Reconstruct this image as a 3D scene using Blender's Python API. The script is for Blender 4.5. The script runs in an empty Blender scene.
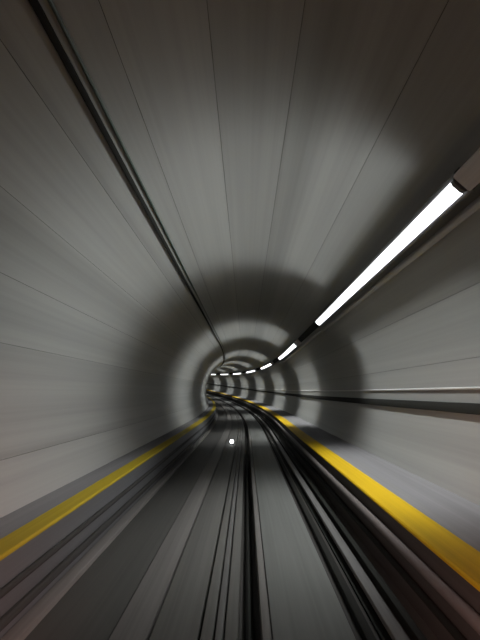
import bpy, math, random
from mathutils import Vector, Matrix

random.seed(4)
sc = bpy.context.scene
col = sc.collection
F_PX = 628.0                      # focal length in pixels of the 480x640 frame
CAM_Z = 1.40

# ------------------------------------------------------------------ camera
cd = bpy.data.cameras.new('camera')
cam = bpy.data.objects.new('camera', cd)
col.objects.link(cam)
cd.sensor_fit = 'VERTICAL'
cd.sensor_height = 24.0
cd.lens = F_PX / 640.0 * 24.0
cd.clip_start = 0.02
cd.clip_end = 400
cam.location = (0, 0, CAM_Z)
cam.rotation_euler = (math.radians(90) + math.atan(73 / F_PX), 0, 6 / F_PX)
sc.camera = cam

# ------------------------------------------------------------------ world, train headlamps, exposure
w = bpy.data.worlds.new('world')
sc.world = w
w.use_nodes = True
w.node_tree.nodes['Background'].inputs[0].default_value = (0.5, 0.52, 0.5, 1)
w.node_tree.nodes['Background'].inputs[1].default_value = 0.0

HEAD_POWER = 1900
for hx, aim in ((-0.5, -0.10), (0.5, 0.10)):
    ld = bpy.data.lights.new('headlamp', 'SPOT')
    ld.energy = HEAD_POWER
    ld.color = (1.0, 0.58, 0.49)
    ld.spot_size = math.radians(34)
    ld.spot_blend = 0.9
    ld.shadow_soft_size = 0.09
    lo = bpy.data.objects.new('train_headlamp', ld)
    lo.location = (hx, -1.2, 0.74)
    lo.rotation_euler = (math.radians(90 - 5), 0, -aim * 3.4)
    col.objects.link(lo)

vs = sc.view_settings
vs.view_transform = 'Standard'
vs.look = 'None'
vs.gamma = 1.0
vs.use_curve_mapping = False
vs.exposure = 0.1

# ------------------------------------------------------------------ path of the tunnel: straight, then bending left and climbing
S_BEND, R_BEND = 21.0, 380.0
S0, S1 = -2.0, 128.0


def frame(s):
    if s <= S_BEND:
        p, a = (0.0, s), 0.0
    else:
        a = (s - S_BEND) / R_BEND
        p = (-R_BEND * (1 - math.cos(a)), S_BEND + R_BEND * math.sin(a))
    z = 0.0002 * max(0.0, s - 10.0) ** 2
    return p, a, z


def P(x, z, s):
    p, a, dz = frame(s)
    return Vector((p[0] + math.cos(a) * x, p[1] + math.sin(a) * x, z + dz))


CX, CZ, R = 0.05, CAM_Z - 0.08, 2.12


def wall_hit(dx, dy):
    """cross-section point (x, z) where the picture direction (dx right, dy down from the vanishing point) meets the lining"""
    n = math.hypot(dx, dy)
    ux, uz = dx / n, -dy / n
    ox, oz = -CX, CAM_Z - CZ
    b = ox * ux + oz * uz
    t = -b + math.sqrt(b * b - (ox * ox + oz * oz - R * R))
    return ux * t, CAM_Z + uz * t


def ang(dx, dy):
    x, z = wall_hit(dx, dy)
    return math.degrees(math.atan2(z - CZ, x - CX))


# ------------------------------------------------------------------ materials
MATS = {}


def mat(name, rgb, rough=0.6, metal=0.0, streak=0.25, spec=0.5, across=9.0, along=0.05, bump=0.0, grain=0.08):
    """a surface whose grain and wear run along the direction of travel"""
    m = bpy.data.materials.new(name)
    m.use_nodes = True
    nt = m.node_tree
    b = nt.nodes['Principled BSDF']
    b.inputs['Roughness'].default_value = rough
    b.inputs['Metallic'].default_value = metal
    b.inputs['Specular IOR Level'].default_value = spec
    uv = nt.nodes.new('ShaderNodeUVMap')
    uv.uv_map = 'UVMap'
    mp = nt.nodes.new('ShaderNodeMapping')
    mp.inputs['Scale'].default_value = (across, along, 1)
    nt.links.new(uv.outputs[0], mp.inputs[0])
    n1 = nt.nodes.new('ShaderNodeTexNoise')
    n1.inputs['Scale'].default_value = 1.0
    n1.inputs['Detail'].default_value = 5
    n1.inputs['Roughness'].default_value = 0.6
    nt.links.new(mp.outputs[0], n1.inputs['Vector'])
    mp2 = nt.nodes.new('ShaderNodeMapping')
    mp2.inputs['Scale'].default_value = (across * 5, along * 6, 1)
    nt.links.new(uv.outputs[0], mp2.inputs[0])
    n2 = nt.nodes.new('ShaderNodeTexNoise')
    n2.inputs['Scale'].default_value = 1.0
    n2.inputs['Detail'].default_value = 3
    nt.links.new(mp2.outputs[0], n2.inputs['Vector'])
    r1 = nt.nodes.new('ShaderNodeMapRange')
    r1.inputs[1].default_value = 0.3
    r1.inputs[2].default_value = 0.7
    r1.inputs[3].default_value = 1 - streak
    r1.inputs[4].default_value = 1 + streak
    nt.links.new(n1.outputs['Fac'], r1.inputs[0])
    r2 = nt.nodes.new('ShaderNodeMapRange')
    r2.inputs[1].default_value = 0.3
    r2.inputs[2].default_value = 0.7
    r2.inputs[3].default_value = 1 - grain
    r2.inputs[4].default_value = 1 + grain
    nt.links.new(n2.outputs['Fac'], r2.inputs[0])
    mu = nt.nodes.new('ShaderNodeMath')
    mu.operation = 'MULTIPLY'
    nt.links.new(r1.outputs[0], mu.inputs[0])
    nt.links.new(r2.outputs[0], mu.inputs[1])
    vm = nt.nodes.new('ShaderNodeVectorMath')
    vm.operation = 'SCALE'
    vm.inputs[0].default_value = rgb
    nt.links.new(mu.outputs[0], vm.inputs['Scale'])
    nt.links.new(vm.outputs[0], b.inputs['Base Color'])
    if bump:
        bp = nt.nodes.new('ShaderNodeBump')
        bp.inputs['Strength'].default_value = bump
        bp.inputs['Distance'].default_value = 0.01
        nt.links.new(n1.outputs['Fac'], bp.inputs['Height'])
        nt.links.new(bp.outputs[0], b.inputs['Normal'])
    MATS[name] = m
    return m


def emit_mat(name, rgb, base, peak=0.0, centre=0.0, half=1.0):
    """a lit diffuser: bright over its tubes, weaker towards its ends (v runs along the lamp in metres)"""
    m = bpy.data.materials.new(name)
    m.use_nodes = True
    nt = m.node_tree
    nt.nodes.remove(nt.nodes['Principled BSDF'])
    e = nt.nodes.new('ShaderNodeEmission')
    e.inputs[0].default_value = (*rgb, 1)
    nt.links.new(e.outputs[0], nt.nodes['Material Output'].inputs[0])
    e.inputs[1].default_value = base
    if peak:
        uv = nt.nodes.new('ShaderNodeUVMap')
        uv.uv_map = 'UVMap'
        sp = nt.nodes.new('ShaderNodeSeparateXYZ')
        nt.links.new(uv.outputs[0], sp.inputs[0])
        su = nt.nodes.new('ShaderNodeMath')
        su.operation = 'SUBTRACT'
        su.inputs[1].default_value = centre
        nt.links.new(sp.outputs[1], su.inputs[0])
        ab = nt.nodes.new('ShaderNodeMath')
        ab.operation = 'ABSOLUTE'
        nt.links.new(su.outputs[0], ab.inputs[0])
        mr = nt.nodes.new('ShaderNodeMapRange')
        mr.interpolation_type = 'SMOOTHSTEP'
        mr.inputs[1].default_value = half * 0.4
        mr.inputs[2].default_value = half
        mr.inputs[3].default_value = peak
        mr.inputs[4].default_value = base
        nt.links.new(ab.outputs[0], mr.inputs[0])
        nt.links.new(mr.outputs[0], e.inputs[1])
    MATS[name] = m
    return m


LINING = (0.262, 0.268, 0.258)
for i, (k, s_) in enumerate(((1.0, 0.10), (0.94, 0.13), (1.05, 0.10))):
    mat('lining_%d' % i, tuple(c * k for c in LINING), rough=0.42, streak=s_ * 1.4, across=4.0, along=0.02, grain=0.06, spec=0.55)
mat('joint', (0.08, 0.082, 0.08), rough=0.9)
mat('trackbed', (0.045, 0.041, 0.037), rough=0.8, streak=0.35, across=8)
mat('concrete_light', (0.16, 0.152, 0.145), rough=0.7, spec=0.25, streak=0.18, across=10)
mat('concrete_mid', (0.125, 0.123, 0.115), rough=0.7, spec=0.25, streak=0.15, across=8)
mat('concrete_dark', (0.072, 0.070, 0.066), rough=0.7, spec=0.25, streak=0.12, across=6)
mat('concrete_pad', (0.155, 0.16, 0.152), rough=0.65, spec=0.3, streak=0.14, across=6)
mat('walkway', (0.19, 0.187, 0.195), rough=0.65, spec=0.3, streak=0.12, across=5)
mat('yellow', (0.62, 0.40, 0.006), rough=0.7, spec=0.15, streak=0.06, across=5)
mat('yellow_dull', (0.42, 0.315, 0.02), rough=0.7, spec=0.15, streak=0.08, across=5)  # duller yellow for the left walkway edge
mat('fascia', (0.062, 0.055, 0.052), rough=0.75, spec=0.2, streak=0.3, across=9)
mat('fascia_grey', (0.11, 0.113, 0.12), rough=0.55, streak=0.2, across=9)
mat('steel', (0.6, 0.6, 0.6), rough=0.4, metal=0.3, streak=0.15)
mat('dull_steel', (0.14, 0.137, 0.134), rough=0.6, metal=0.1, spec=0.3, streak=0.2)
mat('pipe_paint', (0.16, 0.14, 0.135), rough=0.6, spec=0.3, streak=0.1)
mat('black_rubber', (0.02, 0.02, 0.018), rough=0.8, spec=0.15, streak=0.2)
mat('dark_metal', (0.018, 0.019, 0.017), rough=0.8, spec=0.1, streak=0.15)
mat('cable_grey', (0.045, 0.045, 0.043), rough=0.7, spec=0.2, streak=0.2)
mat('green_cable', (0.035, 0.06, 0.045), rough=0.5, streak=0.1)
mat('lamp_housing', (0.13, 0.13, 0.135), rough=0.45, metal=0.2, streak=0.1)
mat('conduit_grey', (0.42, 0.42, 0.415), rough=0.5, streak=0.1)
mat('ballast', (0.62, 0.60, 0.60), rough=0.5, streak=0.1)
LAMP_LEN = 8.1
emit_mat('lamp_light', (0.97, 0.97, 1.0), 3.2)
emit_mat('spot_white', (0.95, 0.97, 1.0), 6.0)


# ------------------------------------------------------------------ mesh building
def link(name, verts, faces, uvs, m, parent=None, sharp=35):
    me = bpy.data.meshes.new(name)
    me.from_pydata([tuple(v) for v in verts], [], faces)
    ul = me.uv_layers.new(name='UVMap')
    k = 0
    for fu in uvs:
        for c in fu:
            ul.data[k].uv = c
            k += 1
    me.materials.append(MATS[m])
    me.polygons.foreach_set('use_smooth', [True] * len(me.polygons))
    me.update()
    me.set_sharp_from_angle(angle=math.radians(sharp))
    o = bpy.data.objects.new(name, me)
    col.objects.link(o)
    if parent:
        o.parent = parent
        o.matrix_parent_inverse = parent.matrix_world.inverted()
    return o


def steps(s0, s1, ds):
    n = max(1, int(math.ceil((s1 - s0) / ds)))
    return [s0 + (s1 - s0) * i / n for i in range(n + 1)]


def sweep(name, prof, m, s0=S0, s1=S1, ds=2.0, parent=None, v0=0.0, u0=0.0, origin=None):
    """closed profile [(x, z)] (counter-clockwise seen looking forward) carried along the path, capped"""
    ss = steps(s0, s1, ds)
    n = len(prof)
    vs_, fs, us = [], [], []
    off = Vector(origin) if origin else Vector((0, 0, 0))
    per = [0.0]
    for i in range(n):
        a, b = prof[i], prof[(i + 1) % n]
        per.append(per[-1] + math.hypot(a[0] - b[0], a[1] - b[1]))
    for s in ss:
        for x, z in prof:
            vs_.append(P(x, z, s) - off)
    for j in range(len(ss) - 1):
        for i in range(n):
            i2 = (i + 1) % n
            a, b = j * n + i, j * n + i2
            fs.append((a, b, b + n, a + n))
            va, vb = ss[j] - v0, ss[j + 1] - v0
            us.append(((per[i] + u0, va), (per[i + 1] + u0, va), (per[i + 1] + u0, vb), (per[i] + u0, vb)))
    fs.append(tuple(range(n - 1, -1, -1)))
    us.append([(per[i] + u0, 0) for i in range(n - 1, -1, -1)])
    fs.append(tuple((len(ss) - 1) * n + i for i in range(n)))
    us.append([(per[i] + u0, 0) for i in range(n)])
    # orientation: make sure faces point outward
    area = sum(prof[i][0] * prof[(i + 1) % n][1] - prof[(i + 1) % n][0] * prof[i][1] for i in range(n))
    if area < 0:
        fs = [tuple(reversed(f)) for f in fs]
        us = [tuple(reversed(u)) for u in us]
    o = link(name, vs_, fs, us, m, None)
    if parent:
        o.parent = parent
    return o


def rect(x0, x1, z0, z1, b=0.0):
    if b <= 0:
        return [(x0, z0), (x1, z0), (x1, z1), (x0, z1)]
    return [(x0, z0), (x1, z0), (x1, z1 - b), (x1 - b * .3, z1 - b * .3), (x1 - b, z1), (x0 + b, z1), (x0 + b * .3, z1 - b * .3), (x0, z1 - b)]


def disc(x, z, r, n=10):
    return [(x + r * math.cos(2 * math.pi * i / n), z + r * math.sin(2 * math.pi * i / n)) for i in range(n)]


def arc_band(a0, a1, r0, r1, n=None):
    n = n or max(2, int((a1 - a0) / 2.5))
    A = [math.radians(a0 + (a1 - a0) * i / n) for i in range(n + 1)]
    return [(CX + r1 * math.cos(a), CZ + r1 * math.sin(a)) for a in A] + \
           [(CX + r0 * math.cos(a), CZ + r0 * math.sin(a)) for a in reversed(A)]


def local(dx, dy, pts, lift=0.0):
    """profile given in (along lining, towards axis) coordinates at a picture direction -> cross-section coordinates"""
    x, z = wall_hit(dx, dy)
    nx, nz = CX - x, CZ - z
    l = math.hypot(nx, nz)
    nx, nz = nx / l, nz / l
    tx, tz = nz, -nx
    return [(x + tx * u + nx * (v + lift), z + tz * u + nz * (v + lift)) for u, v in pts]


def tag(o, label, cat, group=None):
    o['label'] = label
    o['category'] = cat
    if group:
        o['group'] = group
    return o


def struct(o):
    o['kind'] = 'structure'
    return o


def empty(name, loc):
    o = bpy.data.objects.new(name, None)
    o.empty_display_size = 0.2
    o.location = loc
    col.objects.link(o)
    return o


# ------------------------------------------------------------------ tunnel lining: shell with long panels, joints recessed
JOINTS_LEFT = [(-246, -352), (-246, -206), (-246, -120), (-246, -50), (-246, 67)]
JOINTS_TOP = [(162, -311), (60, -393), (-39, -393), (-148, -393)]
JOINTS_RIGHT = [(234, -110), (234, -36)]
a_right = ang(206, -206)                 # behind the lamp rail
a_left = ang(-210, -393)                 # behind the left conduits
GAP = 0.05                               # half a joint, degrees


def lining(name, a0, a1, joints):
    shell = struct(sweep(name, arc_band(a0, a1, R + 0.014, R + 0.16), 'joint'))
    shell['label'] = {'wall_right': 'grey panelled right side of the tunnel lining', 'ceiling': 'grey panelled crown of the tunnel',
                      'wall_left': 'grey panelled left side of the tunnel lining'}[name]
    cuts = [a0] + sorted(joints) + [a1]
    for i in range(len(cuts) - 1):
        g0 = GAP if i > 0 else 0.0
        g1 = GAP if i < len(cuts) - 2 else 0.0
        p = sweep('lining_panel', arc_band(cuts[i] + g0, cuts[i + 1] - g1, R, R + 0.014), 'lining_%d' % random.randrange(3),
                  parent=shell, u0=random.uniform(0, 40))
    return shell


lining('wall_right', -32.0, a_right, [ang(*j) for j in JOINTS_RIGHT])
lining('ceiling', a_right, a_left, [ang(*j) for j in JOINTS_TOP])
lining('wall_left', a_left, 212.0, [(ang(*j) + 360) % 360 for j in JOINTS_LEFT])

# ------------------------------------------------------------------ trackbed
struct(sweep('floor', [(-1.78, -0.45), (1.88, -0.45), (1.88, -0.09), (0.09, -0.09), (0.09, -0.20), (-0.045, -0.20), (-0.045, -0.09), (-1.78, -0.09)], 'trackbed'))

# ------------------------------------------------------------------ raised walkways with yellow edges
WZ = CAM_Z - 0.95


def wall_x(z, side, r=R):
    return CX + side * math.sqrt(r * r - (z - CZ) ** 2)


def walkway(side, edge, stripe_in, face, fm, ym, label):
    root = empty('raised_walkway', P(edge + side * 0.3, -0.09, 0))
    w0, w1 = wall_x(-0.09, side) - side * .004, wall_x(WZ, side) - side * .004
    wm = wall_x(0.2, side) - side * .004
    off = root.location
    def part(name, prof, m):
        if side < 0:
            prof = list(reversed(prof))
        return sweep(name, prof, m, parent=root, origin=off)
    part('walkway_slab', [(face, -0.088), (w0, -0.088), (wm, 0.2), (w1, WZ), (stripe_in, WZ), (stripe_in, WZ - 0.02), (face, WZ - 0.02)], 'walkway')
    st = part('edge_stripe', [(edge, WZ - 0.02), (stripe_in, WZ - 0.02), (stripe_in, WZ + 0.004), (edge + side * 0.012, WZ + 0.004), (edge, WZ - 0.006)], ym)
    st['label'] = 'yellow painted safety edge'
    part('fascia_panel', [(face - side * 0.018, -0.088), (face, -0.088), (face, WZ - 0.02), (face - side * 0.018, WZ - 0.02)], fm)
    tag(root, label, 'walkway')
    return root


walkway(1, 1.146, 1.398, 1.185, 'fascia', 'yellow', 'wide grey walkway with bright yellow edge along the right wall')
walkway(-1, -1.43, -1.60, -1.455, 'fascia_grey', 'yellow_dull', 'narrow grey walkway with dull yellow edge along the left wall')

# ------------------------------------------------------------------ slabs, strips and rails of the guideway (top surfaces near z = 0)
def slab(name, x0, x1, m, label, cat, top=0.0, bev=0.008, bot=-0.092):
    o = sweep(name, rect(x0, x1, bot, top, bev), m)
    return tag(o, label, cat)


slab('concrete_kerb', -1.415, -1.305, 'concrete_light', 'pale concrete kerb strip below the left walkway', 'kerb', top=0.0)
slab('guideway_channel', -1.30, -0.805, 'concrete_dark', 'broad dark grey smooth floor band on the left of the guideway', 'track slab', top=-0.03)
slab('concrete_beam', -0.79, -0.575, 'concrete_light', 'pale concrete beam right of the broad dark floor band', 'track beam', top=0.0)
slab('running_slab', -0.56, -0.285, 'concrete_mid', 'narrow grey running slab left of the centre channel', 'track slab', top=-0.004)
slab('cable_duct', -0.268, -0.195, 'concrete_mid', 'widest of three grey ducts beside the left running slab', 'duct', top=-0.01)
slab('cable_duct', -0.183, -0.138, 'dull_steel', 'narrow middle duct of three left of the dark centre channel', 'duct', top=-0.004)
slab('cable_duct', -0.127, -0.05, 'concrete_mid', 'grey duct bordering the dark centre channel on its left', 'duct', top=-0.01)
slab('channel_edge', 0.092, 0.147, 'concrete_light', 'pale edge strip bordering the dark centre channel on its right', 'track edge', top=0.0)
slab('running_slab', 0.153, 0.63, 'concrete_pad', 'broad pale grey running slab right of the centre channel', 'track slab', top=0.0)

# haul rope in the centre channel
rope = tag(sweep('haul_rope', disc(0.022, -0.165, 0.03, 10), 'black_rubber'), 'dark haul rope lying in the centre channel', 'rope')

# right-hand rails between the slab and the walkway
tag(sweep('conductor_rail', rect(0.705, 0.765, -0.092, -0.03, 0.01), 'black_rubber'), 'black low rail next to the broad running slab', 'rail')
r = empty('guide_rail', P(0.885, -0.09, 0))
for nm, pf, m in (('rail_foot', rect(0.815, 0.955, -0.0885, -0.07), 'dark_metal'), ('rail_web', rect(0.874, 0.896, -0.07, -0.02), 'dark_metal'),
                  ('rail_head', rect(0.845, 0.928, -0.02, 0.015, 0.012), 'dull_steel')):
    sweep(nm, pf, m, parent=r, origin=r.location)
tag(r, 'grey steel guide rail with worn top beside the right walkway', 'rail')
tag(sweep('conductor_rail', rect(1.0, 1.055, -0.092, -0.02, 0.01), 'dark_metal'), 'dark low rail between guide rail and right walkway', 'rail')
tag(sweep('service_pipe', disc(1.129, 0.285, 0.036, 12), 'pipe_paint'), 'pinkish grey pipe under the bright yellow walkway edge', 'pipe')
tag(sweep('service_pipe', disc(1.14, 0.10, 0.025, 12), 'dark_metal'), 'dark thin pipe low on the right walkway side', 'pipe')
# left-hand cables on the walkway side
tag(sweep('service_cable', disc(-1.41, 0.255, 0.024, 10), 'cable_grey'), 'dark cable high on the left walkway side', 'cable')
tag(sweep('service_cable', disc(-1.405, 0.085, 0.03, 10), 'cable_grey'), 'thick dark cable low on the left walkway side', 'cable')

# ------------------------------------------------------------------ conduits on the lining
tag(sweep('ceiling_conduit', local(-214, -393, rect(-0.02, 0.02, 0.0, 0.035, 0.01)), 'dark_metal'), 'dark conduit along the upper left of the lining', 'conduit')
tag(sweep('ceiling_cable', local(-197, -393, disc(0, 0.012, 0.011, 8)), 'green_cable'), 'thin dark green cable beside the upper left conduit', 'cable')
tag(sweep('wall_wire', local(234, -5, disc(0, 0.014, 0.013, 8)), 'steel'), 'thin bright steel tube along the right wall', 'tube')
tag(sweep('wall_rail', local(234, 16, rect(-0.052, 0.052, 0.0, 0.05, 0.012)), 'dark_metal'), 'dark flat rail along the right wall below the steel tube', 'rail')
tag(sweep('lamp_conduit', local(234, -190, disc(0, 0.035, 0.033, 10)), 'conduit_grey'), 'grey conduit running just below the row of lamps', 'conduit')
LD = (209, -203)

# ------------------------------------------------------------------ lamps
names = ['nearest and longest white strip lamp on the upper right lining',
         'second white strip lamp along the upper right rail',
         'third white strip lamp along the upper right rail, before the bend',
         'fourth white strip lamp along the rail, at the start of the bend',
         'fifth white strip lamp along the rail, in the bend',
         'sixth white strip lamp along the rail, last but one in view',
         'farthest small white strip lamp in view down the bend',
         'strip lamp hidden beyond the bend']
LC, LS = 8.05, 13.6
LAMP_POWER = 9.0          # watts per metre of area light
# area lights: angle off the lamp's axis (right wall negative, crown positive), strength, reach along the lamp from its middle, spread
FANS = ((-66, 0.55, -3.0, 3.2, 80), (-34, 0.42, -3.2, 2.2, 78), (0, 0.33, -3.8, 1.0, 78), (36, 0.46, -3.6, 1.5, 86), (70, 0.66, -3.6, 1.8, 112))
for i, lb in enumerate(names):
    c = LC + LS * i
    lx, lz = local(*LD, [(0, 0.09)])[0]
    root = empty('strip_lamp', P(lx, lz, c))
    a, b = c - LAMP_LEN / 2, c + LAMP_LEN / 2
    kw = dict(parent=root, origin=root.location, ds=1.0)
    sweep('housing', local(*LD, [(-0.075, 0.005), (0.075, 0.005), (0.075, 0.09), (0.085, 0.09), (0.085, 0.14), (0.07, 0.155), (-0.07, 0.155), (-0.085, 0.14), (-0.085, 0.09), (-0.075, 0.09)]), 'lamp_housing', a - 0.06, b + 0.06, **kw)
    sweep('diffuser', local(*LD, [(-0.054, 0.155), (0.054, 0.155), (0.05, 0.172), (0.032, 0.183), (-0.032, 0.183), (-0.05, 0.172)]), 'lamp_light', a, b, v0=c, **kw)
    for e0, e1 in ((a - 0.05, a), (b, b + 0.05)):
        sweep('end_cap', local(*LD, [(-0.058, 0.1545), (0.058, 0.1545), (0.054, 0.178), (0.034, 0.188), (-0.034, 0.188), (-0.054, 0.178)]), 'lamp_housing', e0, e1, **kw)
    # added area lights shape the lamp's throw: five across the tunnel, narrow along it
    def on(u, v, q):
        return P(*local(*LD, [(u, v)])[0], q)
    for fan, pw, q0, q1, spread in FANS:
        A, B = on(0, 0.19, c + q0), on(0, 0.19, c + q1)
        tang = (B - A).normalized()
        inward = (on(0, 1, c) - on(0, 0, c)).normalized()
        side = tang.cross(inward).normalized()
        inward = side.cross(tang).normalized()
        d = inward * math.cos(math.radians(fan)) + side * math.sin(math.radians(fan))
        al = bpy.data.lights.new('lamp_light', 'AREA')
        al.shape = 'RECTANGLE'
        al.size, al.size_y = 0.03, (B - A).length
        al.energy = LAMP_POWER * pw * (q1 - q0)
        al.color = (0.975, 0.995, 0.985)
        al.spread = math.radians(spread)
        lo = bpy.data.objects.new('lamp_light', al)
        col.objects.link(lo)
        lo.parent = root
        xc = tang.cross(-d).normalized()
        mw = Matrix((xc, tang, -d)).transposed().to_4x4()
        mw.translation = (A + B) / 2 + d * 0.012 - root.location
        lo.matrix_local = mw
    bb = sweep('ballast_box', local(*LD, rect(-0.075, 0.075, 0.005, 0.175, 0.02)), 'ballast', a - 0.55, a - 0.07, **kw)
    tag(root, lb, 'lamp', 'strip lamps along the tunnel')
    if i < len(names) - 1:
        rl = sweep('lamp_rail', local(*LD, rect(-0.07, 0.07, 0.005, 0.085, 0.0)), 'dark_metal', b + 0.07, b + LS - LAMP_LEN - 0.56, ds=1.0)
        tag(rl, ['dark rail between the nearest and the second strip lamp',
                 'dark rail between the second and third strip lamps', 'dark rail between the third and fourth strip lamps',
                 'dark rail between the fourth and fifth strip lamps', 'dark rail between the fifth and sixth strip lamps',
                 'dark rail between the sixth and the farthest strip lamp in view', 'dark rail past the farthest strip lamp in view'][i], 'rail', 'rails between the lamps')

# ------------------------------------------------------------------ small glowing white spot on the running slab
ml = empty('bright_spot', P(-0.39, -0.004, 17.4))
sweep('spot_base', rect(-0.44, -0.34, -0.003, 0.02, 0.008), 'dark_metal', 17.33, 17.5, parent=ml, origin=ml.location)
sweep('lens', disc(-0.39, 0.072, 0.052, 14), 'spot_white', 17.36, 17.46, parent=ml, origin=ml.location)  # short glowing white disc
tag(ml, 'small bright white spot on the narrow running slab ahead', 'lamp')
